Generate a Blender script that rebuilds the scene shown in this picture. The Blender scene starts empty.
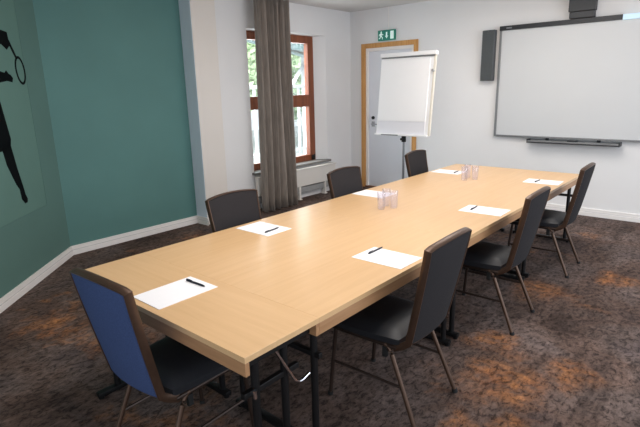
import bpy, bmesh, math, random
from mathutils import Vector, Matrix
random.seed(4)
scene = bpy.context.scene
C = scene.collection
PI = math.pi

# ------------------------------------------------------------ materials
def lin(c):
    f = lambda v: v/12.92 if v <= .04045 else ((v+.055)/1.055)**2.4
    return tuple(f(v/255) for v in c)+(1.0,)

def mat(name, col, rough=.6, metal=0, noise=0, scale=8, bump=0, bscale=200, spec=.5, coat=0, sheen=0, stretch=None):
    m = bpy.data.materials.new(name); m.use_nodes = True
    nt = m.node_tree; b = nt.nodes['Principled BSDF']
    c = lin(col)
    b.inputs['Base Color'].default_value = c
    b.inputs['Roughness'].default_value = rough
    b.inputs['Metallic'].default_value = metal
    b.inputs['Specular IOR Level'].default_value = spec
    b.inputs['Coat Weight'].default_value = coat
    b.inputs['Sheen Weight'].default_value = sheen
    tc = nt.nodes.new('ShaderNodeTexCoord')
    mp = nt.nodes.new('ShaderNodeMapping')
    nt.links.new(tc.outputs['Object'], mp.inputs['Vector'])
    if stretch: mp.inputs['Scale'].default_value = stretch
    if noise:
        n = nt.nodes.new('ShaderNodeTexNoise'); n.inputs['Scale'].default_value = scale; n.inputs['Detail'].default_value = 5
        nt.links.new(mp.outputs['Vector'], n.inputs['Vector'])
        r = nt.nodes.new('ShaderNodeValToRGB')
        r.color_ramp.elements[0].position = .3; r.color_ramp.elements[1].position = .7
        r.color_ramp.elements[0].color = tuple(v*(1-noise) for v in c[:3])+(1,)
        r.color_ramp.elements[1].color = tuple(min(1, v*(1+noise)) for v in c[:3])+(1,)
        nt.links.new(n.outputs['Fac'], r.inputs['Fac']); nt.links.new(r.outputs['Color'], b.inputs['Base Color'])
    if bump:
        n2 = nt.nodes.new('ShaderNodeTexNoise'); n2.inputs['Scale'].default_value = bscale; n2.inputs['Detail'].default_value = 3
        nt.links.new(tc.outputs['Object'], n2.inputs['Vector'])
        bp = nt.nodes.new('ShaderNodeBump'); bp.inputs['Strength'].default_value = bump; bp.inputs['Distance'].default_value = .002
        nt.links.new(n2.outputs['Fac'], bp.inputs['Height']); nt.links.new(bp.outputs['Normal'], b.inputs['Normal'])
    return m

def wood(name, dark, light, grain, rough=.3, spec=.5, coat=.0, axis=0):
    """laminate wood: long streaks along the given local axis"""
    m = bpy.data.materials.new(name); m.use_nodes = True
    nt = m.node_tree; b = nt.nodes['Principled BSDF']; L = nt.links.new
    tc = nt.nodes.new('ShaderNodeTexCoord'); mp = nt.nodes.new('ShaderNodeMapping')
    s = [grain, grain, grain]; s[axis] = grain*.06
    mp.inputs['Scale'].default_value = s
    L(tc.outputs['Object'], mp.inputs['Vector'])
    n = nt.nodes.new('ShaderNodeTexNoise'); n.inputs['Scale'].default_value = 1; n.inputs['Detail'].default_value = 6; n.inputs['Roughness'].default_value = .65
    L(mp.outputs['Vector'], n.inputs['Vector'])
    r = nt.nodes.new('ShaderNodeValToRGB')
    r.color_ramp.elements[0].position = .32; r.color_ramp.elements[1].position = .68
    r.color_ramp.elements[0].color = lin(dark); r.color_ramp.elements[1].color = lin(light)
    L(n.outputs['Fac'], r.inputs['Fac']); L(r.outputs['Color'], b.inputs['Base Color'])
    b.inputs['Roughness'].default_value = rough; b.inputs['Specular IOR Level'].default_value = spec
    b.inputs['Coat Weight'].default_value = coat; b.inputs['Coat Roughness'].default_value = .15
    return m

PATCHES = [(.39,1.55,.30), (.67,1.90,.20), (.12,3.0,.28), (.15,1.93,.20), (.34,1.08,.16), (.55,3.6,.22), (-3.5,2.25,.3), (.62,1.2,.15), (-2.95,.42,.10)]
def carpet_material():
    m = bpy.data.materials.new('mottled_carpet'); m.use_nodes = True
    nt = m.node_tree; b = nt.nodes['Principled BSDF']; L = nt.links.new
    N = nt.nodes.new
    tc = N('ShaderNodeTexCoord')
    def noise(scale, detail, rough, vec=None, stretch=None, dist=0):
        mp = N('ShaderNodeMapping')
        if stretch: mp.inputs['Scale'].default_value = stretch
        L(vec or tc.outputs['Object'], mp.inputs['Vector'])
        n = N('ShaderNodeTexNoise'); n.inputs['Scale'].default_value = scale; n.inputs['Detail'].default_value = detail
        n.inputs['Roughness'].default_value = rough; n.inputs['Distortion'].default_value = dist
        L(mp.outputs['Vector'], n.inputs['Vector']); return n.outputs['Fac']
    def ramp(fac, stops):
        r = N('ShaderNodeValToRGB'); e = r.color_ramp.elements
        while len(e) < len(stops): e.new(.5)
        for k, (p, c) in enumerate(stops): e[k].position = p; e[k].color = c
        L(fac, r.inputs['Fac']); return r.outputs['Color']
    def mix(fac, a, bb, mode='MIX'):
        x = N('ShaderNodeMix'); x.data_type = 'RGBA'; x.blend_type = mode
        if isinstance(fac, float): x.inputs[0].default_value = fac
        else: L(fac, x.inputs[0])
        L(a, x.inputs[6]); L(bb, x.inputs[7]); return x.outputs[2]
    g = lambda v: (v, v, v, 1)
    # base: brown / mauve / grey drifting over a metre or so
    base = ramp(noise(1.3, 4, .6, dist=.6), [(.3, lin((80,68,66))), (.45, lin((103,84,76))), (.58, lin((112,97,92))), (.72, lin((84,74,76)))])
    # worn orange patches
    om = noise(.95, 5, .68, stretch=(1, 1, 1), dist=.4)
    om = ramp(om, [(.57, g(0)), (.66, g(1))])
    wob = N('ShaderNodeTexNoise'); wob.inputs['Scale'].default_value = 3.5; wob.inputs['Detail'].default_value = 4; L(tc.outputs['Object'], wob.inputs['Vector'])
    wv = N('ShaderNodeVectorMath'); wv.operation = 'MULTIPLY_ADD'; wv.inputs[1].default_value = (.55, .55, 0); L(wob.outputs['Color'], wv.inputs[0]); L(tc.outputs['Object'], wv.inputs[2])
    for bx_, by_, br in PATCHES:      # worn places of the carpet, in metres on the floor
        ds = N('ShaderNodeVectorMath'); ds.operation = 'DISTANCE'; L(wv.outputs[0], ds.inputs[0]); ds.inputs[1].default_value = (bx_+.275, by_+.275, 0)
        om = mix(1.0, om, ramp(ds.outputs['Value'], [(br*.25, g(1)), (br*1.0, g(0))]), 'LIGHTEN')
    of = ramp(noise(13, 5, .7), [(.36, g(.1)), (.62, g(1))])
    o = mix(1.0, om, of, 'MULTIPLY')
    orange = ramp(noise(5, 3, .6), [(.3, lin((140,90,58))), (.7, lin((186,128,84)))])
    col = mix(o, base, orange)
    # fine dark crackle, stretched a little along the room
    dk = ramp(noise(26, 7, .78, stretch=(1.25, .75, 1), dist=.5), [(.40, g(.28)), (.49, g(.8)), (.62, g(1.2))])
    col = mix(1.0, col, dk, 'MULTIPLY')
    # large darker clouds and streaks
    cl = ramp(noise(2.6, 5, .7, stretch=(2.0, .55, 1), dist=.8), [(.36, g(.50)), (.56, g(1.05))])
    col = mix(.8, col, cl, 'MULTIPLY')
    # tile-by-tile tone
    mp = N('ShaderNodeMapping'); mp.inputs['Scale'].default_value = (1.05, 2.1, 1); L(tc.outputs['Object'], mp.inputs['Vector'])
    fl = N('ShaderNodeVectorMath'); fl.operation = 'FLOOR'; L(mp.outputs['Vector'], fl.inputs[0])
    wn = N('ShaderNodeTexWhiteNoise'); wn.noise_dimensions = '2D'; L(fl.outputs[0], wn.inputs['Vector'])
    tl = ramp(wn.outputs['Value'], [(0, g(.84)), (1, g(1.12))])
    col = mix(1.0, col, tl, 'MULTIPLY')
    L(col, b.inputs['Base Color'])
    b.inputs['Roughness'].default_value = .95; b.inputs['Specular IOR Level'].default_value = .15
    n2 = N('ShaderNodeTexNoise'); n2.inputs['Scale'].default_value = 260; L(tc.outputs['Object'], n2.inputs['Vector'])
    bp = N('ShaderNodeBump'); bp.inputs['Strength'].default_value = .5; bp.inputs['Distance'].default_value = .004
    L(n2.outputs['Fac'], bp.inputs['Height']); L(bp.outputs['Normal'], b.inputs['Normal'])
    return m

def glass_mat(name, tint, rough=0.0, mixf=.12, milk=0, fac=.6):
    m = bpy.data.materials.new(name); m.use_nodes = True
    nt = m.node_tree; nt.nodes.clear(); L = nt.links.new
    o = nt.nodes.new('ShaderNodeOutputMaterial'); t = nt.nodes.new('ShaderNodeBsdfTransparent'); g = nt.nodes.new('ShaderNodeBsdfGlossy')
    t.inputs['Color'].default_value = tint; g.inputs['Roughness'].default_value = .03
    lw = nt.nodes.new('ShaderNodeLayerWeight'); lw.inputs['Blend'].default_value = .25
    ml = nt.nodes.new('ShaderNodeMath'); ml.operation = 'MULTIPLY_ADD'; ml.inputs[1].default_value = fac; ml.inputs[2].default_value = mixf
    if milk:
        df = nt.nodes.new('ShaderNodeBsdfTranslucent'); df.inputs['Color'].default_value = (.92,.9,1,1)
        d2 = nt.nodes.new('ShaderNodeBsdfDiffuse'); d2.inputs['Color'].default_value = (.92,.9,1,1)
        a1 = nt.nodes.new('ShaderNodeMixShader'); L(df.outputs[0], a1.inputs[1]); L(d2.outputs[0], a1.inputs[2])
        a2 = nt.nodes.new('ShaderNodeMixShader'); a2.inputs[0].default_value = milk; L(t.outputs[0], a2.inputs[1]); L(a1.outputs[0], a2.inputs[2]); t = a2
    L(lw.outputs['Facing'], ml.inputs[0])
    mx = nt.nodes.new('ShaderNodeMixShader')
    L(ml.outputs[0], mx.inputs[0]); L(t.outputs[0], mx.inputs[1]); L(g.outputs[0], mx.inputs[2]); L(mx.outputs[0], o.inputs[0])
    return m

def emis(name, col, s):
    m = mat(name, col, .4); b = m.node_tree.nodes['Principled BSDF']
    b.inputs['Emission Color'].default_value = lin(col); b.inputs['Emission Strength'].default_value = s
    return m

M = dict(
    carpet=carpet_material(),
    teal=mat('teal_wall_paint', (88,130,126), .75, noise=.05, scale=1.5, bump=.15, bscale=120),
    teal_bay=mat('teal_grey_wall_paint', (90,124,117), .75, noise=.05, scale=1.5, bump=.15, bscale=120),
    panel=mat('mural_panel_paint', (95,130,121), .7, noise=.04, scale=2),
    panel_edge=mat('mural_panel_edge', (86,120,113), .7),
    black_print=mat('black_print', (7,11,13), .8, spec=.1),
    wall=mat('white_wall_paint', (231,230,230), .85, noise=.015, scale=2, bump=.2, bscale=90),
    pillar=mat('pillar_paint', (226,219,212), .85, noise=.015, scale=2, bump=.2, bscale=90),
    pillar_side=mat('pillar_cool_light_tint', (232,240,252), .8, noise=.02, scale=2),  # cool light on the white pillar's side, put into the colour
    ceil=mat('ceiling_paint', (214,212,210), .9, bump=.1, bscale=90),
    trim=mat('white_trim_paint', (240,236,233), .5),
    trim_ledge=mat('white_trim_ledge', (205,201,200), .5),
    frame_wood=wood('door_frame_wood', (186,128,62), (214,160,94), 30, .45, axis=2),
    win_wood=wood('window_frame_wood', (112,58,32), (146,80,46), 30, .4, axis=2),
    door=mat('white_door_paint', (222,224,230), .5, noise=.01, scale=3),
    threshold=mat('threshold_wood', (118,78,52), .6, noise=.15, scale=20),
    steel=mat('brushed_steel', (150,152,156), .35, 1.0, noise=.08, scale=30),
    chrome=mat('chrome', (215,215,220), .12, 1.0, noise=.03, scale=20),
    dark_metal=mat('black_powder_coat', (15,15,17), .45, .3, noise=.1, scale=40),
    top=wood('tabletop_laminate', (212,173,127), (221,183,138), 26, .32, .5, .1, axis=0),
    edge=wood('table_edge_wood_shaded', (158,116,80), (180,138,100), 40, .45, axis=0),  # darker than the top: shade on the side faces, put into the colour
    fabric=mat('charcoal_fabric', (42,40,42), .9, noise=.14, scale=160, bump=.4, bscale=500, spec=.2),
    fabric_skylit=mat('charcoal_fabric_skylit', (62,78,118), .9, noise=.14, scale=160, bump=.4, bscale=500, spec=.2),  # charcoal fabric with blue sky light put into the colour
    vinyl=mat('black_seat_cover', (32,34,39), .5, noise=.08, scale=60, bump=.2, bscale=300),
    bronze=mat('brown_bronze_tube', (82,62,50), .38, .55, noise=.1, scale=40),
    bronze_dark=mat('dark_bronze_tube', (58,45,39), .4, .5, noise=.1, scale=40),
    rubber=mat('black_rubber', (18,18,18), .8, noise=.1, scale=40),
    paper=mat('white_paper', (246,246,250), .7, noise=.01, scale=10),
    pen=mat('pen_black', (24,28,44), .35, noise=.1, scale=40),
    glass=glass_mat('drinking_glass', (.97,.965,.99,1), mixf=.03, milk=.10, fac=.35),
    pane=glass_mat('window_glass', (.97,.99,.98,1), mixf=.03),
    board=mat('whiteboard_surface', (206,208,210), .35, noise=.01, scale=2),
    board_frame=mat('grey_board_frame', (140,142,145), .4, .5, noise=.04, scale=20),
    board_dark=mat('dark_board_bar', (44,46,50), .4, .2, noise=.08, scale=20),
    board_glare=emis('pale_blue_bar_glare', (196,222,236), .35),  # projector light reflected on the bar, as colour and glow; not a lamp
    speaker=mat('grey_speaker_case', (84,87,90), .6, noise=.06, scale=40),
    speaker_cloth=mat('grey_speaker_cloth', (74,78,80), .85, noise=.15, scale=120, bump=.4, bscale=500),
    mount=mat('dark_mount_plastic', (56,58,61), .5, noise=.06, scale=30),
    curtain=mat('grey_brown_curtain', (142,131,122), .8, noise=.25, scale=10, stretch=(6,6,.5), sheen=.3),
    flip=mat('flipchart_white', (246,246,248), .4, noise=.01, scale=4),
    flip_paper=mat('flipchart_paper', (250,250,252), .7, noise=.01, scale=4),
    flip_tray=mat('flipchart_lower_board', (234,234,240), .45, noise=.01, scale=4),
    cream=mat('flipchart_edge', (232,226,214), .5, noise=.01, scale=4),
    exit_green=emis('exit_sign_green', (16,122,104), .12),
    exit_white=emis('exit_sign_white', (222,246,238), .25),
    radiator=mat('radiator_enamel', (226,222,216), .45, noise=.01, scale=5),
    pipe=mat('grey_pipe', (165,166,166), .45, .2, noise=.05, scale=20),
    sill=mat('grey_sill_stone', (120,118,114), .5, noise=.1, scale=40),
    leaves=mat('pale_leaves', (196,216,176), .8, noise=.4, scale=6),
    bark=mat('bark', (96,84,70), .9, noise=.3, scale=20),
    roof_dark=mat('slate_roof', (70,84,86), .8, noise=.2, scale=10),
    white_out=mat('white_outdoor_paint', (235,238,240), .6, noise=.02, scale=5),
    paving=mat('pale_paving', (178,180,178), .9, noise=.1, scale=6),
)

# ------------------------------------------------------------ mesh helpers
def box(bm, x0, x1, y0, y1, z0, z1, bev=0, mtx=None):
    v = [Vector((x, y, z)) for z in (z0, z1) for y in (y0, y1) for x in (x0, x1)]
    if mtx: v = [mtx @ p for p in v]
    v = [bm.verts.new(p) for p in v]
    fs = [bm.faces.new([v[i] for i in q]) for q in ((0,2,3,1),(4,5,7,6),(0,1,5,4),(2,6,7,3),(0,4,6,2),(1,3,7,5))]
    if bev:
        es = list({e for f in fs for e in f.edges})
        bmesh.ops.bevel(bm, geom=es, offset=bev, segments=2, profile=.6, affect='EDGES')

def tube(bm, pts, r, n=10, cap=True, r2=None, up=None):
    """sweep a circle / ellipse (r across, r2 along up) along a polyline"""
    pts = [Vector(p) for p in pts]; rings = []
    for i, p in enumerate(pts):
        a = pts[max(i-1, 0)]; b = pts[min(i+1, len(pts)-1)]
        t = (b-a).normalized()
        u = Vector(up) if up else (Vector((0,0,1)) if abs(t.z) < .9 else Vector((0,1,0)))
        u = (u-t*u.dot(t)).normalized(); w = t.cross(u)
        rr = r[i] if isinstance(r, (list, tuple)) else r
        rb = r2 if r2 else rr
        rings.append([bm.verts.new(p+w*math.cos(2*PI*k/n)*rr+u*math.sin(2*PI*k/n)*rb) for k in range(n)])
    for a, b in zip(rings, rings[1:]):
        for k in range(n): bm.faces.new((a[k], a[(k+1) % n], b[(k+1) % n], b[k]))
    if cap:
        bm.faces.new(rings[0][::-1]); bm.faces.new(rings[-1])

def arc(p0, p1, p2, n=6):
    """quadratic bend through a corner"""
    p0, p1, p2 = Vector(p0), Vector(p1), Vector(p2)
    return [(1-t)**2*p0+2*t*(1-t)*p1+t*t*p2 for t in [i/n for i in range(n+1)]]

def lathe(bm, prof, n=24, cx=0, cy=0):
    rings = [[bm.verts.new((cx+r*math.cos(2*PI*k/n), cy+r*math.sin(2*PI*k/n), z)) for k in range(n)] for r, z in prof]
    for a, b in zip(rings, rings[1:]):
        for k in range(n): bm.faces.new((a[k], a[(k+1) % n], b[(k+1) % n], b[k]))
    return rings

def prism(bm, poly, th, to):
    """polygon poly in 2-D, to(a, b, d) maps to space, extruded over d 0..th"""
    A = [bm.verts.new(to(a, b, 0)) for a, b in poly]; B = [bm.verts.new(to(a, b, th)) for a, b in poly]
    n = len(poly)
    bm.faces.new(A[::-1]); bm.faces.new(B)
    for k in range(n): bm.faces.new((A[k], A[(k+1) % n], B[(k+1) % n], B[k]))

def obj(name, bm, m, parent=None, smooth=False, label=None, loc=None):
    bmesh.ops.recalc_face_normals(bm, faces=bm.faces)
    me = bpy.data.meshes.new(name); bm.to_mesh(me); bm.free()
    me.materials.append(M[m] if isinstance(m, str) else m)
    if smooth:
        for p in me.polygons: p.use_smooth = True
        try: me.set_sharp_from_angle(angle=math.radians(40))
        except Exception: pass
    o = bpy.data.objects.new(name, me); C.objects.link(o)
    if parent: o.parent = parent
    if loc: o.location = loc
    if label: o['label'] = label
    return o

def BM(): return bmesh.new()
def tag(o, label, cat, group=None, kind=None):
    o['label'] = label; o['category'] = cat
    if group: o['group'] = group
    if kind: o['kind'] = kind
    return o
def thing(name, label, cat, loc=(0,0,0), rz=0, group=None):
    o = bpy.data.objects.new(name, None); C.objects.link(o); o.empty_display_size = .1
    o.location = loc; o.rotation_euler = (0, 0, rz)
    return tag(o, label, cat, group)
def struct(name, bm, m, parent=None, label=None, cat=None, smooth=False):
    o = obj(name, bm, m, parent, smooth, label)
    if not parent:
        o['kind'] = 'structure'
        if cat: o['category'] = cat
    return o
def dup(root, loc, rz, label=None, group=None):
    r = root.copy(); C.objects.link(r); r.location = loc; r.rotation_euler = (0, 0, rz)
    if label: r['label'] = label
    if group: r['group'] = group
    for ch in list(root.children):
        c = ch.copy(); C.objects.link(c); c.parent = r
        for g in list(ch.children):
            d = g.copy(); C.objects.link(d); d.parent = c
    return r

# ------------------------------------------------------------ room shell
YW = 5.82          # white wall with door and board
XW = -3.93         # wall with window
XT = -4.03         # teal wall
XP = -3.81         # face of the pillar
CZ = 2.84
CY = 1.03          # corner of teal wall and slanted bay wall
XR, YB = 3.8, -3.2

bm = BM(); box(bm, -4.6, XR, YB, YW+.15, -.12, 0)
struct('floor', bm, 'carpet', label='dark mottled brown carpet with worn orange patches', cat='floor')
bm = BM(); box(bm, -4.6, XR, YB, YW+.15, CZ, CZ+.12)
struct('ceiling', bm, 'ceil', label='plain pale grey ceiling', cat='ceiling')

# back wall with a doorway
DX0, DX1, DT = -3.70, -2.664, 2.33
bm = BM()
box(bm, XW-.5, DX0+.02, YW, YW+.15, 0, CZ); box(bm, DX1-.02, XR, YW, YW+.15, 0, CZ); box(bm, DX0+.02, DX1-.02, YW, YW+.15, DT-.02, CZ)
struct('wall_back', bm, 'wall', label='white wall carrying the door and the whiteboard', cat='wall')

# window wall, with a splayed opening
def quad(bm, *ps): bm.faces.new([bm.verts.new(p) for p in ps])
oy0, oy1, oz0, oz1 = 3.57, 5.18, .53, 2.44       # opening on the room face
fx = -4.06; fy0, fy1, fz0, fz1 = 3.545, 5.02, .53, 2.43   # opening at the window frame
bm = BM(); y0, y1 = 2.66, YW
quad(bm, (XW,y0,0),(XW,oy0,0),(XW,oy0,CZ),(XW,y0,CZ)); quad(bm, (XW,oy1,0),(XW,y1,0),(XW,y1,CZ),(XW,oy1,CZ))
quad(bm, (XW,oy0,0),(XW,oy1,0),(XW,oy1,oz0),(XW,oy0,oz0)); quad(bm, (XW,oy0,oz1),(XW,oy1,oz1),(XW,oy1,CZ),(XW,oy0,CZ))
quad(bm, (XW,oy1,oz0),(fx,fy1,fz0),(fx,fy1,fz1),(XW,oy1,oz1)); quad(bm, (XW,oy0,oz0),(XW,oy0,oz1),(fx,fy0,fz1),(fx,fy0,fz0))
quad(bm, (XW,oy0,oz1),(XW,oy1,oz1),(fx,fy1,fz1),(fx,fy0,fz1)); quad(bm, (XW,oy0,oz0),(fx,fy0,fz0),(fx,fy1,fz0),(XW,oy1,oz0))
X2 = -4.16
quad(bm, (fx,fy1,fz0),(X2,fy1,fz0),(X2,fy1,fz1),(fx,fy1,fz1)); quad(bm, (fx,fy0,fz0),(fx,fy0,fz1),(X2,fy0,fz1),(X2,fy0,fz0))
quad(bm, (fx,fy0,fz1),(fx,fy1,fz1),(X2,fy1,fz1),(X2,fy0,fz1)); quad(bm, (fx,fy0,fz0),(X2,fy0,fz0),(X2,fy1,fz0),(fx,fy1,fz0))
quad(bm, (X2,y0,0),(X2,y0,CZ),(X2,fy0,CZ),(X2,fy0,0)); quad(bm, (X2,fy1,0),(X2,fy1,CZ),(X2,y1,CZ),(X2,y1,0))
quad(bm, (X2,fy0,0),(X2,fy0,fz0),(X2,fy1,fz0),(X2,fy1,0)); quad(bm, (X2,fy0,fz1),(X2,fy0,CZ),(X2,fy1,CZ),(X2,fy1,fz1))
bmesh.ops.remove_doubles(bm, verts=bm.verts, dist=.0005)
struct('wall_window', bm, 'wall', label='white wall around the window', cat='wall')

bm = BM(); box(bm, XT-.12, XT, CY-.02, 2.66, 0, CZ)
struct('wall_left', bm, 'teal', label='teal painted wall beside the white pillar', cat='wall')
bm = BM(); box(bm, XT-.12, XP, 2.64, 2.99, 0, CZ, .006)
pl_ = struct('trim_1', bm, 'pillar', label='white square pillar between the teal wall and the window', cat='pillar')
bm = BM(); box(bm, XT+.001, XP-.004, 2.636, 2.6402, 0, CZ); obj('pillar_side', bm, 'pillar_side', pl_, label='side of the white pillar with cool light put into its colour')
# slanted bay wall, running at 45 degrees towards the camera
bay = Matrix.Translation((XT, CY, 0)) @ Matrix.Rotation(-PI/4, 4, 'Z')     # +x runs along the wall, +y into the room
bm = BM(); box(bm, -.06, 4.2, -.12, 0, 0, CZ, mtx=bay)
struct('wall_bay', bm, 'teal_bay', label='slanted teal wall with the player mural', cat='wall')

def baseboard(name, x0, x1, mtx, label):
    bm = BM(); box(bm, x0, x1, 0, .016, 0, .098, .003, mtx)
    o = struct(name, bm, 'trim', label=label, cat='baseboard')
    bm = BM(); box(bm, x0, x1, .0, .024, 0, .052, .003, mtx)
    obj('lower_rail', bm, 'trim', o)
    bm = BM(); box(bm, x0, x1, .0, .0195, .0521, .059, 0, mtx)
    obj('ledge_line', bm, 'trim_ledge', o)
    return o
baseboard('baseboard_bay', .006, 4.2, bay, 'white skirting board along the slanted teal wall')
left = Matrix.Translation((XT, CY, 0)) @ Matrix.Rotation(-PI/2, 4, 'Z')    # local x = -y world
baseboard('baseboard_left', -1.606, -.006, left, 'white skirting board along the teal wall')
pil = Matrix.Translation((XT, 2.64, 0)) @ Matrix.Rotation(PI, 4, 'Z')
baseboard('baseboard_pillar', -.245, -.03, pil, 'white skirting board on the side of the pillar')
backm = Matrix.Translation((DX1, YW, 0)) @ Matrix.Rotation(PI, 4, 'Z')
baseboard('baseboard_back', -(XR-DX1), -.002, backm, 'white skirting board under the whiteboard')

# ------------------------------------------------------------ window
bm = BM(); f = .118
xa, xb = fx-.075, fx+.004
box(bm, xa, xb, fy0-.01, fy0+f, fz0, fz1+.01, .004); box(bm, xa, xb, fy1-f, fy1+.01, fz0, fz1+.01, .004)
box(bm, xa, xb, fy0+f, fy1-f, fz1-f+.01, fz1+.01, .004); box(bm, xa, xb, fy0+f, fy1-f, fz0-.01, fz0+f-.02, .004)
win = struct('window_1', bm, 'win_wood', label='brown wooden window behind the grey curtain', cat='window')
bm = BM(); box(bm, xa+.005, xb+.006, fy0+f, fy1-f, 1.385, 1.565, .004); obj('transom', bm, 'win_wood', win)
bm = BM(); box(bm, xa+.005, xb+.003, 4.30, 4.38, fz0+f-.02, 1.385, .004); box(bm, xa+.005, xb+.003, 4.30, 4.38, 1.565, fz1-f+.01, .004); obj('mullion', bm, 'win_wood', win)
for ya, yb in ((fy0+f, 4.30), (4.38, fy1-f)):
    for za, zb in ((fz0+f-.02, 1.385), (1.565, fz1-f+.01)):
        bm = BM(); box(bm, fx-.05, fx-.044, ya, yb, za, zb); obj('pane', bm, 'pane', win)
bm = BM(); box(bm, fx+.004, XW+.06, oy0-.04, oy1+.02, oz0-.03, oz0+.004, .004)
obj('window_sill', bm, 'sill', win, label='grey stone window sill')
bm = BM(); box(bm, fx+.002, fx+.03, 4.92, 4.985, .545, .62, .006); tube(bm, [(fx+.03, 4.95, .58), (fx+.05, 4.95, .58), (fx+.05, 4.95, .64)], .008)
obj('window_catch', bm, 'dark_metal', win)

# ------------------------------------------------------------ radiator
rad = thing('radiator', 'low white wall radiator under the window beside the curtain', 'radiator', (XW, 4.4, 0))
bm = BM(); box(bm, .03, .10, -.85, .86, .20, .455, .012); obj('body', bm, 'radiator', rad)
bm = BM(); box(bm, .02, .115, -.86, .87, .456, .475, .005)
for k in range(24): box(bm, .035, .10, -.84+k*.07, -.80+k*.07, .474, .479)
obj('top_grille', bm, 'radiator', rad)
bm = BM(); box(bm, .025, .075, -.84, .85, .095, .185, .006); obj('lower_cover', bm, 'pipe', rad, label='grey lower cover')
for yy in (-.6, .0, .6):
    bm = BM(); box(bm, .03, .095, yy-.02, yy+.02, .0, .21, .004); box(bm, .02, .11, yy-.03, yy+.03, 0, .012); obj('foot', bm, 'radiator', rad)

# ------------------------------------------------------------ door
fw = .07
bm = BM()
box(bm, DX0, DX0+fw, YW-.018, YW+.10, 0, DT, .003); box(bm, DX1-fw, DX1, YW-.018, YW+.10, 0, DT, .003); box(bm, DX0+fw, DX1-fw, YW-.018, YW+.10, DT-fw, DT, .003)
dfr = BM(); box(dfr, DX0+fw, DX1-fw, YW+.045, YW+.09, .02, DT-fw, .003)
door = struct('door_1', dfr, 'door', label='white door behind the flip chart', cat='door')
obj('door_frame', bm, 'frame_wood', door, label='light wood door frame')
bm = BM(); s0, s1 = DX0+fw, DX1-fw
box(bm, s0, s0+.045, YW+.012, YW+.05, 0, DT-fw, .003); box(bm, s1-.045, s1, YW+.012, YW+.05, 0, DT-fw, .003); box(bm, s0+.045, s1-.045, YW+.012, YW+.05, DT-fw-.05, DT-fw, .003)
obj('door_stop', bm, 'trim', door)
bm = BM(); box(bm, s0, s1, YW-.015, YW+.10, 0, .022, .003); obj('threshold', bm, 'threshold', door)
hx = -3.50
bm = BM()
lk = lathe(bm, [(.001, .03), (.02, .03), (.027, .02), (.027, 0)], 20); bm.faces.new(lk[0])
for v in bm.verts: v.co = Vector((hx+v.co.x, YW+.045-v.co.z, 1.165+v.co.y))
obj('lock', bm, 'dark_metal', door, True)
bm = BM(); box(bm, hx-.03, hx+.03, YW+.036, YW+.046, 1.02, 1.105, .004)
tube(bm, [(hx, YW+.045, 1.065), (hx, YW-.005, 1.065)]+arc((hx, YW-.012, 1.065), (hx, YW-.02, 1.065), (hx+.02, YW-.02, 1.065), 4)+[(hx+.13, YW-.02, 1.062)], .010)
obj('door_handle', bm, 'steel', door, True)

# ------------------------------------------------------------ exit sign
es = thing('exit_sign', 'small green emergency exit sign on the wall above the door', 'sign', (-3.21, YW, 2.35))
bm = BM(); box(bm, -.155, .155, -.035, 0, 0, .155, .004); obj('sign_case', bm, 'exit_green', es)
to = lambda a, b, d: Vector((a, -.0355-d, b))
bm = BM()
# door symbol on the right, arrow in the middle, running figure on the left
prism(bm, [(.075,.02),(.135,.02),(.135,.135),(.075,.135)], .002, to); obj('door_symbol', bm, 'exit_white', es)
bm = BM(); prism(bm, [(-.005,.125),(.02,.125),(.02,.07),(.037,.07),(.0075,.03),(-.022,.07),(-.005,.07)], .002, to); obj('arrow_symbol', bm, 'exit_white', es)
bm = BM()
prism(bm, [(-.092+.013*math.cos(a*PI/6), .127+.013*math.sin(a*PI/6)) for a in range(12)], .002, to)
prism(bm, [(-.105,.112),(-.082,.112),(-.066,.092),(-.052,.095),(-.052,.087),(-.07,.08),(-.082,.09),(-.085,.072),(-.064,.052),(-.064,.022),(-.075,.022),(-.076,.046),(-.1,.06),(-.108,.036),(-.135,.028),(-.137,.037),(-.117,.045),(-.11,.07),(-.108,.09),(-.122,.082),(-.128,.066),(-.136,.07),(-.13,.09)], .002, to)
obj('figure_symbol', bm, 'exit_white', es)
bm = BM(); tube(bm, [(.02, -.006, .15), (.02, -.006, CZ-2.35)], .005, 8); obj('cable', bm, 'trim', es)

# ------------------------------------------------------------ whiteboard
WX0, WX1, WZ0, WZ1 = -1.425, .56, .96, 2.385
wb = thing('interactive_whiteboard', 'wide white board with dark top bar on the back wall', 'whiteboard', (0, YW, 0))
bm = BM(); box(bm, WX0+.01, WX1-.01, -.045, -.001, WZ0+.01, WZ1-.02, .002); obj('writing_surface', bm, 'board', wb)
bm = BM(); box(bm, WX0, WX0+.03, -.055, -.001, WZ0, WZ1-.03, .003); box(bm, WX1-.03, WX1, -.055, -.001, WZ0, WZ1-.03, .003); box(bm, WX0+.03, WX1-.03, -.055, -.001, WZ0, WZ0+.022, .003)
obj('frame', bm, 'board_frame', wb)
bm = BM(); box(bm, WX0, -.02, -.07, -.001, WZ1-.055, WZ1, .004); obj('top_bar', bm, 'board_dark', wb)
bm = BM(); box(bm, -.02, WX1, -.07, -.001, WZ1-.06, WZ1, .004); obj('top_bar_glare', bm, 'board_glare', wb, label='pale blue projector reflection painted on the end of the top bar')
bm = BM(); box(bm, WX0+.09, WX0+.16, -.0712, -.0702, WZ1-.038, WZ1-.02); obj('maker_plate', bm, 'board_frame', wb)
tr = thing('pen_tray', 'long narrow grey pen tray under the whiteboard', 'tray', (-.43, YW, .90))
bm = BM(); box(bm, -.52, .545, -.13, 0, 0, .012, .003); box(bm, -.52, .545, -.13, -.118, .012, .032, .003); box(bm, -.52, .545, -.012, 0, .012, .045, .003)
obj('tray_channel', bm, 'board_frame', tr)
bm = BM(); box(bm, -.515, .54, -.1315, -.1301, .002, .014); obj('front_lip', bm, 'board_dark', tr)
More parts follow.
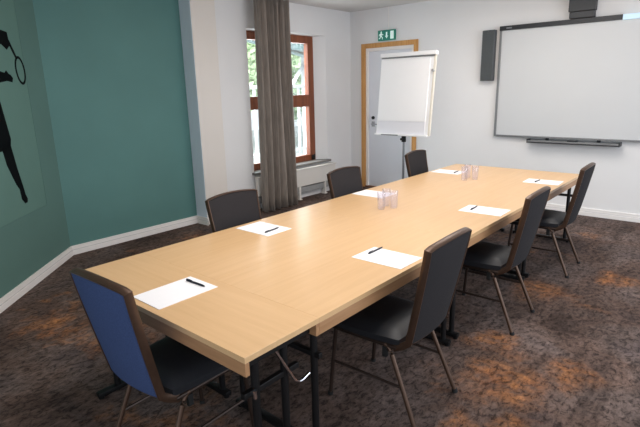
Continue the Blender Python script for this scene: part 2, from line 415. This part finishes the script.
for a in (-.3, .3):
    bm = BM(); box(bm, a-.02, a+.02, -.02, .0005, .03, .0598, .002); obj('bracket', bm, 'board_dark', tr)
for a in (-.522, .534):
    bm = BM(); box(bm, a, a+.012, -.131, 0, -.002, .046, .002); obj('end_cap', bm, 'board_dark', tr)
bm = BM(); box(bm, -.04, .07, -.10, -.03, .0125, .048, .008); tag(obj('board_eraser', bm, 'board_dark', loc=(-.43, YW, .90)), 'dark board eraser lying on the pen tray', 'eraser')
for k, (a, lb) in enumerate(((-.33, 'grey marker pen at the left of the pen tray'), (.22, 'grey marker pen at the right of the pen tray'))):
    bm = BM(); tube(bm, [(a-.06, -.06, .022), (a+.045, -.06, .022), (a+.05, -.06, .022), (a+.075, -.06, .022)], [.009,.009,.0075,.0075], 10)
    tag(obj('marker_pen', bm, 'board_frame', loc=(-.43, YW, .90), smooth=True), lb, 'pen', 'marker pens on the tray')

sp = thing('wall_speaker', 'slim dark grey speaker box mounted left of the whiteboard', 'speaker', (-1.56, YW, 1.70))
bm = BM(); box(bm, -.085, .085, -.095, -.02, 0, .65, .006); obj('case', bm, 'speaker', sp)
bm = BM(); box(bm, -.075, .075, -.102, -.0945, .012, .638, .003); obj('front_cloth', bm, 'speaker_cloth', sp)
bm = BM(); box(bm, -.03, .03, -.02, -.001, .25, .45); obj('bracket', bm, 'dark_metal', sp)

pm = thing('projector_mount', 'dark projector arm housing on the wall above the whiteboard', 'projector mount', (-.45, YW, 2.39))
bm = BM(); box(bm, -.145, .145, -.10, -.001, .075, .40, .008); obj('upper_housing', bm, 'mount', pm)
bm = BM(); box(bm, -.135, .135, -.085, -.001, .0, .073, .006); obj('lower_housing', bm, 'mount', pm)
bm = BM(); box(bm, -.05, .05, -.95, -.10, .28, .36, .008); obj('arm', bm, 'mount', pm)

# ------------------------------------------------------------ flip chart
fcx, fcy = -2.215, 4.77
fc = thing('flip_chart', 'white flip chart on a stand in front of the door', 'flip chart', (fcx, fcy, 0))
tilt = Matrix.Translation((0, -.13, 1.04)) @ Matrix.Rotation(-math.radians(7.0), 4, 'X')
H = 1.0
bm = BM(); box(bm, -.385, .39, -.012, .012, 0, H, .004, tilt); obj('board', bm, 'flip', fc)
bm = BM(); box(bm, -.372, .345, -.019, -.0125, .175, H-.02, 0, tilt); obj('paper_pad', bm, 'flip_paper', fc)
bm = BM(); box(bm, -.372, .345, -.0165, -.0125, .01, .172, 0, tilt); obj('lower_board', bm, 'flip_tray', fc)
bm = BM(); box(bm, .392, .418, -.016, .016, 0, H, .003, tilt); obj('side_edge', bm, 'cream', fc, label='cream side edge')
bm = BM(); box(bm, -.385, .43, -.045, .02, H-.01, H+.04, .008, tilt); obj('clamp_bar', bm, 'flip', fc)
bm = BM(); box(bm, -.37, .40, -.03, -.013, H-.026, H-.011, 0, tilt); obj('clamp_jaw', bm, 'board_frame', fc)
bm = BM(); tube(bm, [tilt @ Vector((.40, -.015, H-.2)), tilt @ Vector((.40, -.05, H-.2))], .016, 12); obj('side_knob', bm, 'pipe', fc, True)
bm = BM(); box(bm, -.39, .40, -.05, .014, -.018, .004, .004, tilt); obj('pen_shelf', bm, 'flip', fc)
bm = BM(); box(bm, -.28, -.02, -.052, -.046, -.017, -.003, 0, tilt); obj('shelf_slot', bm, 'board_frame', fc)
bm = BM(); tube(bm, [(0, -.06, .06), (0, -.06, .98)], .016, 12); obj('pole', bm, 'steel', fc, True)
bm = BM(); tube(bm, [(0, -.06, .94), (0, -.06, 1.02)], .03, 12); tube(bm, [(0, -.09, .98), (0, -.13, .98)], .016, 10); obj('height_clamp', bm, 'rubber', fc, True)
for k in range(5):
    a = PI/2+k*2*PI/5
    bm = BM(); e = Vector((.34*math.cos(a), -.06+.34*math.sin(a), .045)); tube(bm, [(0, -.06, .085), e], [.02, .013], 10); tube(bm, [e, (e.x, e.y, 0.0)], .016, 10)
    obj('leg', bm, 'steel', fc, True)

# ------------------------------------------------------------ curtain
cy0, cy1 = 3.53, 4.10
bm = BM(); NU, NV = 150, 16; g = []
for j in range(NV+1):
    v = j/NV; row = []
    wid = 1.0+.16*v-.05*math.sin(v*PI)
    for i in range(NU+1):
        u = i/NU
        ph = u*2*PI*5.5+.5*math.sin(u*9)+.35*math.sin(v*2+u*5)
        yy = (cy0+cy1)/2+(u-.5)*(cy1-cy0)*wid - .0*v + .012*math.cos(ph*.5+v)
        xx = -3.695+(.07+.014*v)*math.sin(ph)+.012*math.sin(ph*2.3+3*v)
        row.append(bm.verts.new((xx, yy, CZ-.04-v*(CZ-.055))))
    g.append(row)
for j in range(NV):
    for i in range(NU): bm.faces.new((g[j][i], g[j][i+1], g[j+1][i+1], g[j+1][i]))
cur = thing('curtain', 'long grey brown curtain gathered in front of the window', 'curtain', (0,0,0))
co = obj('cloth', bm, 'curtain', cur, True); md = co.modifiers.new('thickness', 'SOLIDIFY'); md.thickness = .004
bm = BM(); box(bm, -3.72, -3.67, 3.46, 4.14, CZ-.035, CZ-.001, .004); obj('ceiling_track', bm, 'trim', cur)

# ------------------------------------------------------------ mural on the bay wall
def bayp(off):
    return lambda a, b, d: bay @ Vector((a, off+d, b))
mp_ = thing('mural_panel', 'flat teal panel with a printed player on the slanted wall', 'panel', bay @ Vector((1.2, 0, .635)))
mp_inv = Matrix.Translation(-mp_.location)
def mural(name, polys, off, th, m, label=None):
    bm = BM()
    for pl in polys: prism(bm, pl, th, lambda a, b, d: mp_inv @ (bay @ Vector((a, off+d, b))))
    return obj(name, bm, m, mp_, label=label)
mural('board', [[(.37,.635),(2.4,.635),(2.4,2.75),(.37,2.75)]], .0005, .005, 'panel')
mural('rim', [[(.364,.627),(2.4,.627),(2.4,.635),(.364,.635)], [(.364,.635),(.37,.635),(.37,2.75),(.364,2.75)]], .0004, .007, 'panel_edge')
def ring(cx, cz, rx, rz, w, n=36, rot=0):
    out = []
    pt = lambda a, k: (cx+(rx-k)*math.cos(a)*math.cos(rot)-(rz-k)*math.sin(a)*math.sin(rot), cz+(rx-k)*math.cos(a)*math.sin(rot)+(rz-k)*math.sin(a)*math.cos(rot))
    for k in range(n):
        a, b = 2*PI*k/n, 2*PI*(k+1)/n
        out.append([pt(a, 0), pt(b, 0), pt(b, w), pt(a, w)])
    return out
mural('player_figure', [
    [(.575,2.175),(.70,2.185),(1.0,2.10),(1.16,2.0),(1.2,1.88),(1.06,1.92),(.98,1.98),(.70,2.07),(.62,2.03),(.565,2.07)],
    [(.60,1.80),(.63,1.825),(.66,1.835),(.69,1.86),(.72,1.84),(.84,1.86),(1.0,1.86),(1.1,1.82),(1.1,1.72),(.86,1.755),(.70,1.775),(.62,1.765)],
    [(1.0,2.02),(1.3,2.02),(1.42,1.8),(1.36,1.45),(1.38,1.2),(.83,1.22),(.80,1.30),(.86,1.60),(.92,1.75)],
    [(1.22+.12*math.cos(a*PI/9), 2.2+.15*math.sin(a*PI/9)) for a in range(18)],
    [(.825,1.28),(.96,1.24),(.93,1.10),(.84,.92),(.80,.87),(.79,.78),(.75,.735),(.71,.735),(.695,.765),(.72,.81),(.735,.88),(.78,1.05)],
    [(1.15,1.22),(1.38,1.22),(1.55,.98),(1.85,.95),(1.86,.86),(1.5,.86),(1.3,1.02)]], .0056, .002, 'black_print', 'black printed silhouette of the player')
mural('racket_figure', ring(.452, 1.868, .082, .122, .022, rot=-.12)+[[(.475,1.975),(.50,1.965),(.595,2.10),(.565,2.115)]], .0056, .002, 'black_print', 'black printed racket')

# ------------------------------------------------------------ tables
TZ = .73
def make_table(name, L, W, label, group, loc, rz, foot_pts, post_pts):
    """long side along local x, centred"""
    t = thing(name, label, 'table', loc, rz, group)
    l, w = L/2-.0003, W/2-.0003
    bm = BM(); box(bm, -l, l, -w, w, TZ-.024, TZ, .0008); obj('tabletop', bm, 'top', t)
    for s in (-1, 1):
        bm = BM(); a, b = sorted((s*w, s*(w-.02))); box(bm, -l, l, a, b, TZ-.078, TZ-.0245, .0015); obj('apron', bm, 'edge', t)
    for s in (-1, 1):
        bm = BM(); a, b = sorted((s*(l-.035), s*(l-.075))); box(bm, a, b, -w+.022, w-.022, TZ-.07, TZ-.0245, .002); obj('end_rail', bm, 'dark_metal', t)
    for fx_, ya, yb in foot_pts:
        bm = BM(); box(bm, fx_-.02, fx_+.02, ya, yb, .012, .04, .006)
        for yy in (ya+.02, yb-.02): tube(bm, [(fx_, yy, 0), (fx_, yy, .013)], .016, 10)
        obj('foot', bm, 'dark_metal', t, True)
    for fx_, yy in post_pts:
        bm = BM(); tube(bm, [(fx_, yy, .04), (fx_, yy, TZ-.0245)], .017, 12); obj('leg', bm, 'dark_metal', t, True)
    for s in (-1, 1):
        x1 = s*(abs(post_pts[0][0]))
        bm = BM()
        if W < .5:      # the narrow table: brace runs across the depth
            xx = s*(L/2-.06)
            tube(bm, [(xx, -.03, TZ-.03), (xx, -.012, TZ-.06)]+arc((xx, .10, TZ-.255), (xx, .125, TZ-.295), (xx, .16, TZ-.285), 5)+[(xx, .195, TZ-.275)], .0065, 8)
        else:
            x2 = x1-s*.30; yy = post_pts[0][1]*.4
            tube(bm, [(x2, yy, TZ-.03), (x2+s*.02, yy, TZ-.05)]+arc((x1-s*.06, yy, TZ-.20), (x1-s*.03, yy, TZ-.225), (x1, yy, TZ-.215), 4)+[(x1+s*.015, yy, TZ-.2)], .006, 8)
        obj('folding_brace', bm, 'chrome', t, True, label='bright chrome folding brace')
        bm = BM(); box(bm, x1-.012, x1+.012, -W/2+.05, W/2-.05, TZ-.235, TZ-.21, .003); obj('cross_bar', bm, 'dark_metal', t)
        if W < .5:
            bm = BM(); tube(bm, [(x1, -.085-.012, .50), (x1+.03, -.085-.03, .50), (x1+.03, -.085-.03, .53)], .009, 8); obj('lock_hook', bm, 'chrome', t, True)
    return t
TW = 1.387
nx = TW/2-.09
make_table('folding_table', TW, .405, 'narrow light wood folding table set crosswise at the nearest end', None, (-TW/2, .2025, 0), 0,
           [(-nx-.0, -.205+.0, .19), (nx, -.205, .19)], [(-nx, -.085), (-nx, .075), (nx, -.085), (nx, .075)])
hw = TW/2
px_, py_ = hw-.06, hw/2-.09
rows = [.405+hw, .405+hw+TW, .405+hw+2*TW]
wh = ('nearest pair', 'middle pair', 'farthest pair')
t0 = None
for i, yc in enumerate(rows):
    for sd, xc in (('right', -hw/2), ('left', -hw*1.5)):
        lab = 'light wood folding table, %s half of the %s behind the crosswise end table' % (sd, wh[i])
        if t0 is None:
            t0 = make_table('folding_table', TW, hw, lab, 'folding tables pushed together lengthwise', (xc, yc, 0), PI/2,
                            [(-px_, -hw/2+.04, hw/2-.04), (px_, -hw/2+.04, hw/2-.04)], [(-px_, -py_), (-px_, py_), (px_, -py_), (px_, py_)])
        else: dup(t0, (xc, yc, 0), PI/2, lab)

# ------------------------------------------------------------ chairs
BZ0, BZ1, CR = .455, .945, .018
def back_pt(u, v, off):
    hwid = .191+.025*v
    z = BZ0+(BZ1-BZ0)*v+CR*(1-u*u)*v**2
    yc = .100*(1-v)**1.1 - .018*(1-u*u) - .012
    return Vector((u*hwid, yc+off, z))
def make_chair(label, fabric, group):
    t = thing('conference_chair', label, 'chair', group=group)
    # backrest: padded front and back
    bm = BM(); nu, nv = 14, 12
    def grid(sgn):
        return [[bm.verts.new(back_pt(-1+2*i/nu, j/nv, sgn*(.013+.008*(1-(2*i/nu-1)**4)*min(1, 4*(j/nv)*(1-j/nv)+.25)))) for i in range(nu+1)] for j in range(nv+1)]
    A, B = grid(1), grid(-1)
    for j in range(nv):
        for i in range(nu):
            bm.faces.new((A[j][i], A[j][i+1], A[j+1][i+1], A[j+1][i])); bm.faces.new((B[j][i], B[j+1][i], B[j+1][i+1], B[j][i+1]))
        bm.faces.new((A[j][0], A[j+1][0], B[j+1][0], B[j][0])); bm.faces.new((A[j][nu], B[j][nu], B[j+1][nu], A[j+1][nu]))
    for i in range(nu):
        bm.faces.new((A[0][i], B[0][i], B[0][i+1], A[0][i+1])); bm.faces.new((A[nv][i], A[nv][i+1], B[nv][i+1], B[nv][i]))
    obj('backrest', bm, fabric, t, True)
    # frame band round the two sides and the top
    bm = BM()
    path = [Vector((-.194, .17, .405)), Vector((-.193, .12, .43))]+[back_pt(-1, j/10, 0) for j in range(11)]
    path += [back_pt(-1+2*i/16, 1, 0)+Vector((0,0,.004)) for i in range(1, 16)]
    path += [back_pt(1, 1-j/10, 0) for j in range(11)]+[Vector((.193, .12, .43)), Vector((.194, .17, .405))]
    tube(bm, path, .0085, 10, True, r2=.019, up=(0, 1, .25)); obj('back_frame', bm, 'bronze', t, True)
    bm = BM(); tube(bm, [back_pt(-1+2*i/8, 0, 0) for i in range(9)], .012, 8); obj('lower_rail', bm, 'bronze', t, True)
    # seat cushion
    bm = BM(); nx_, ny_ = 12, 12; top = []; bot = []
    for j in range(ny_+1):
        v = -1+2*j/ny_; rt = []; rb = []
        for i in range(nx_+1):
            u = -1+2*i/nx_
            qx, qy = math.sqrt(1-.26*v*v/2), math.sqrt(1-.26*u*u/2)
            wx = .225+.008*v
            x, y = u*wx*qx, .345+v*.225*qy
            edge = max(abs(u), abs(v)); h = .035*(1-edge**6)+.008*(1-u*u)
            rt.append(bm.verts.new((x, y, .462+h-.012*max(0, v)**3))); rb.append(bm.verts.new((x*.97, y, .428)))
        top.append(rt); bot.append(rb)
    for j in range(ny_):
        for i in range(nx_):
            bm.faces.new((top[j][i], top[j][i+1], top[j+1][i+1], top[j+1][i])); bm.faces.new((bot[j][i], bot[j+1][i], bot[j+1][i+1], bot[j][i+1]))
    for k in range(nx_):
        bm.faces.new((top[0][k], bot[0][k], bot[0][k+1], top[0][k+1])); bm.faces.new((top[ny_][k], top[ny_][k+1], bot[ny_][k+1], bot[ny_][k]))
        bm.faces.new((top[k][0], top[k+1][0], bot[k+1][0], bot[k][0])); bm.faces.new((top[k][nx_], bot[k][nx_], bot[k+1][nx_], top[k+1][nx_]))
    obj('seat', bm, 'vinyl', t, True)
    bm = BM(); z = .412
    tube(bm, [(-.195, .15, z), (-.2, .52, z)]+arc((-.2, .52, z), (-.2, .55, z), (-.17, .55, z), 4)[1:]+[(.17, .55, z)]+arc((.17, .55, z), (.2, .55, z), (.2, .52, z), 4)[1:]+[(.195, .15, z)], .012, 10)
    tube(bm, [(-.195, .16, z), (.195, .16, z)], .012, 10); obj('seat_frame', bm, 'bronze_dark', t, True)
    for s in (-1, 1):
        bm = BM(); tube(bm, arc((s*.196, .215, .415), (s*.196, .19, .41), (s*.198, .175, .37), 4)+[(s*.22, .022, .012)], .0125, 10)
        l = obj('leg', bm, 'bronze', t, True); bm = BM(); tube(bm, [(s*.2197, .0245, .02), (s*.2205, .018, 0)], .0155, 10); obj('glide', bm, 'rubber', l, True)
        bm = BM(); tube(bm, [(s*.2, .52, .412), (s*.215, .555, .012)], .0115, 10)
        l = obj('leg', bm, 'bronze_dark', t, True); bm = BM(); tube(bm, [(s*.215, .555, .02), (s*.2152, .556, 0)], .0145, 10); obj('glide', bm, 'rubber', l, True)
        bm = BM(); tube(bm, [(s*.208, .108, .215), (s*.2085, .537, .215)], .008, 8); obj('stretcher', bm, 'bronze_dark', t, True)
        bm = BM(); box(bm, s*.2-.01, s*.2+.01, .20, .225, .35, .405, .003); obj('stacking_bumper', bm, 'rubber', t)
    return t
G = 'charcoal chairs along the table'
ch = make_chair('charcoal upholstered chair nearest on the right, before the first right-hand sheet', 'fabric', G)
ch.location = (.232, 1.072, 0); ch.rotation_euler = (0, 0, PI/2+.02)
for (x, y, rz, lb) in [
    (.235, 2.35, PI/2+.02, 'charcoal upholstered chair, middle of the three on the right of the table'),
    (.232, 3.66, PI/2+.03, 'charcoal upholstered chair farthest on the right, nearest the whiteboard wall'),
    (-1.475, 1.19, -PI/2, 'charcoal upholstered chair nearest on the left, in front of the white pillar'),
    (-1.475, 2.485, -PI/2, 'charcoal upholstered chair on the left beside the radiator and door'),
    (-1.545, 3.88, -PI/2+.05, 'charcoal upholstered chair far left in front of the flip chart')]:
    d = dup(ch, (x, y, 0), rz, lb)
    if x < 0: d.scale = (1.03, 1, .98)      # the left-hand chairs sit a touch lower
e = make_chair('charcoal upholstered chair at the nearest end of the table, blue sky light painted on its back', 'fabric_skylit', None)
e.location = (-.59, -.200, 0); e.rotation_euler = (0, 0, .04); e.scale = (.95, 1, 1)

# ------------------------------------------------------------ sheets, pens, glasses
def sheet(cx, cy, rz, label):
    bm = BM(); box(bm, -.112, .112, -.16, .16, 0, .0022)
    o = obj('paper_sheet', bm, 'paper', loc=(cx, cy, TZ+.0003)); o.rotation_euler = (0, 0, rz)
    return tag(o, label, 'paper', 'sheets of paper laid on the table')
pen0 = None
def pen(ax, ay, bx, by, label):
    global pen0
    c = Vector(((ax+bx)/2, (ay+by)/2, TZ+.0075)); rz = math.atan2(by-ay, bx-ax)
    if pen0 is None:
        bm = BM(); tube(bm, [(-.072,0,0), (-.062,0,0), (.045,0,0), (.062,0,0), (.072,0,0)], [.004,.0052,.0052,.004,.0015], 10)
        pen0 = tag(obj('ballpoint_pen', bm, 'pen', smooth=True), label, 'pen', 'dark pens on the sheets')
        bm = BM(); box(bm, -.07, -.03, -.0015, .0015, .005, .008); obj('clip', bm, 'pen', pen0)
        pen0.location = c; pen0.rotation_euler = (0, 0, rz)
    else: dup(pen0, c, rz, label)
S = [(-.715, .193, 0, 'sheet at the nearest end of the table before the end chair'),
     (-.187, 1.197, PI/2, 'sheet nearest on the right side of the table'),
     (-.187, 2.53, PI/2+.04, 'sheet in the middle of the right side of the table'),
     (-.19, 3.925, PI/2+.05, 'sheet farthest on the right side of the table'),
     (-1.185, 1.198, PI/2, 'sheet nearest on the left side of the table'),
     (-1.215, 2.56, PI/2, 'sheet on the left side of the table beside the near glasses'),
     (-1.20, 3.98, PI/2+.02, 'sheet far left on the table in front of the flip chart')]
for s in S: sheet(*s)
for p_ in [(-.796,.305,-.64,.311, 'dark pen on the sheet at the nearest end of the table'),
           (-.296,1.173,-.298,1.329, 'dark pen on the nearest right-hand sheet'),
           (-1.087,1.111,-1.104,1.276, 'dark pen on the nearest left-hand sheet'),
           (-.267,2.47,-.278,2.62, 'dark pen on the middle right-hand sheet'),
           (-.241,3.85,-.236,3.99, 'dark pen on the farthest right-hand sheet'),
           (-1.105,3.92,-1.12,4.06, 'dark pen on the sheet in front of the flip chart')]: pen(*p_)
g0 = None
def tumbler(x, y, label, group):
    global g0
    if g0 is None:
        bm = BM(); prof = [(.001,.0),(.026,.0),(.028,.004),(.034,.135),(.0325,.137),(.031,.133),(.0262,.014),(.001,.011)]
        r = lathe(bm, prof, 28); g0 = tag(obj('drinking_glass', bm, 'glass', smooth=True), label, 'glass', group); g0.location = (x, y, TZ+.0005)
    else:
        dup(g0, (x, y, TZ+.0005), 0, label, group)
for x, y, lb in ((-.842, 2.125, 'clear tumbler at the left of the near glass group'), (-.786, 2.215, 'clear tumbler at the right of the near glass group'), (-.875, 2.245, 'clear tumbler at the back of the near glass group')):
    tumbler(x, y, lb, 'near group of glasses on the table')
for x, y, lb in ((-.843, 3.605, 'clear tumbler at the left of the far glass group'), (-.775, 3.70, 'clear tumbler at the right of the far glass group'), (-.87, 3.735, 'clear tumbler at the back of the far glass group')):
    tumbler(x, y, lb, 'far group of glasses on the table')

# ------------------------------------------------------------ outside the window
bm = BM(); box(bm, -16, -4.2, 1, 18, -.25, -.12)
tag(obj('terrace', bm, 'paving'), 'pale paved terrace outside the window', 'terrace', kind='structure')
vr = thing('veranda', 'dark veranda roof with white brace seen through the window', 'veranda', (-6.6, 7.4, -.12))
rm = Matrix.Rotation(math.radians(14), 4, 'Y')
bm = BM(); box(bm, -1.6, 1.2, -.5, 1.6, 0, .12, .01, Matrix.Translation((-.3, .1, 2.72)) @ rm)
for k in range(5): box(bm, -1.6, 1.2, -.45+k*.45, -.38+k*.45, -.1, 0, 0, Matrix.Translation((-.3, .1, 2.72)) @ rm)
obj('roof', bm, 'roof_dark', vr)
bm = BM(); box(bm, -.42, -.30, .55, .67, 0, 2.7, .005); obj('post', bm, 'white_out', vr)
bm = BM(); tube(bm, [(-.36, .05, 1.75), (-.36, .85, 2.62)], .055, 4); obj('brace', bm, 'white_out', vr)
rl = thing('railing', 'white veranda railing seen through the lower window pane', 'railing', (-6.5, 7.2, -.12))
bm = BM(); box(bm, -.03, .03, -2.2, 1.8, 1.80, 1.87, .005); box(bm, -.03, .03, -2.2, 1.8, .42, .48, .005); obj('rail', bm, 'white_out', rl)
for k in range(18):
    bm = BM(); box(bm, -.02, .02, -2.15+k*.22, -2.09+k*.22, 0, 1.80, .004); obj('baluster', bm, 'white_out', rl)
def tree(x, y, h, r, label, seed):
    rnd = random.Random(seed)
    t = thing('tree', label, 'tree', (x, y, -.12), 0, 'trees outside the window')
    bm = BM(); tube(bm, [(0,0,0), (.05,.02,h*.4), (.0,.05,h*.75)], [.12,.09,.05], 8); obj('trunk', bm, 'bark', t, True)
    bm = BM()
    for k in range(1500):
        a, b = rnd.uniform(0, 2*PI), math.acos(rnd.uniform(-1, 1)); q = r*rnd.uniform(.55, 1.05)
        c = Vector((q*math.sin(b)*math.cos(a), q*math.sin(b)*math.sin(a), h*.62+q*1.25*math.cos(b)))
        ax = Vector((rnd.gauss(0,1), rnd.gauss(0,1), rnd.gauss(0,1))).normalized(); u = ax.orthogonal().normalized()*.13; w = ax.cross(u).normalized()*.08
        bm.faces.new([bm.verts.new(c+d) for d in (u, w, -u, -w)])
    obj('foliage', bm, 'leaves', t)
for k, (x, y, h, r, lb) in enumerate([(-9.8, 8.0, 4.2, 1.2, 'pale green tree seen left of the curtain'), (-10.8, 11.2, 3.4, 1.2, 'pale green tree behind the railing'), (-11.6, 14.6, 3.6, 1.4, 'pale green tree behind the veranda post')]):
    tree(x, y, h, r, lb, k)

# ------------------------------------------------------------ light
w = bpy.data.worlds.new('sky'); scene.world = w; w.use_nodes = True
nt = w.node_tree; bg = nt.nodes['Background']
tc = nt.nodes.new('ShaderNodeTexCoord'); sx = nt.nodes.new('ShaderNodeSeparateXYZ'); nt.links.new(tc.outputs['Generated'], sx.inputs[0])
r = nt.nodes.new('ShaderNodeValToRGB'); r.color_ramp.elements[0].position = .0; r.color_ramp.elements[0].color = (.62,.66,.72,1)
r.color_ramp.elements[1].position = .5; r.color_ramp.elements[1].color = (.86,.93,1.0,1)
nt.links.new(sx.outputs['Z'], r.inputs[0]); nt.links.new(r.outputs[0], bg.inputs['Color']); bg.inputs['Strength'].default_value = 1.7

def area(name, loc, target, sx_, sy_, power, col):
    l = bpy.data.lights.new(name, 'AREA'); l.shape = 'RECTANGLE'; l.size = sx_; l.size_y = sy_; l.energy = power; l.color = col
    o = bpy.data.objects.new(name, l); C.objects.link(o); o.location = loc
    o.rotation_euler = (Vector(target)-Vector(loc)).to_track_quat('-Z', 'Y').to_euler()
    return o
area('window_daylight', (-4.25, 4.35, 1.5), (0, 4.2, .9), 1.3, 1.8, 45, (.86,.93,1.0))
area('ceiling_lamp', (-.6, 3.9, 2.80), (-.6, 3.9, 0), 1.6, 1.6, 48, (1.0,.94,.88))
area('ceiling_lamp', (-.4, 1.2, 2.80), (-.4, 1.2, 0), 1.6, 1.6, 48, (1.0,.94,.88))
area('side_window_light', (3.7, 2.8, 1.5), (-2, 3.2, 1.0), 3.0, 1.6, 75, (.84,.92,1.0))

area('outdoor_fill', (-6.8, 3.6, 5.5), (-9.5, 11, 1.2), 3, 3, 1600, (.95,.98,1.0))  # added lamp that brightens the trees and veranda, no real source there

# ------------------------------------------------------------ camera
cx, cy, cz, ya, pi_, ro, f = 1.2377, -.9995, 1.648, -.7149, .2476, -.0245, 492.7357
F = Vector((math.sin(ya)*math.cos(pi_), math.cos(ya)*math.cos(pi_), -math.sin(pi_)))
R0 = Vector((math.cos(ya), -math.sin(ya), 0)); U0 = R0.cross(F)
R = R0*math.cos(ro)+U0*math.sin(ro); U = U0*math.cos(ro)-R0*math.sin(ro)
cam = bpy.data.cameras.new('camera'); cam.sensor_width = 36; cam.lens = f/640*36; cam.clip_start = .05
o = bpy.data.objects.new('camera', cam); C.objects.link(o)
m3 = Matrix((R, U, -F)).transposed(); o.matrix_world = Matrix.Translation((cx, cy, cz)) @ m3.to_4x4()
scene.camera = o
scene.view_settings.view_transform = 'Standard'
scene.view_settings.look = 'None'
scene.view_settings.exposure = .1
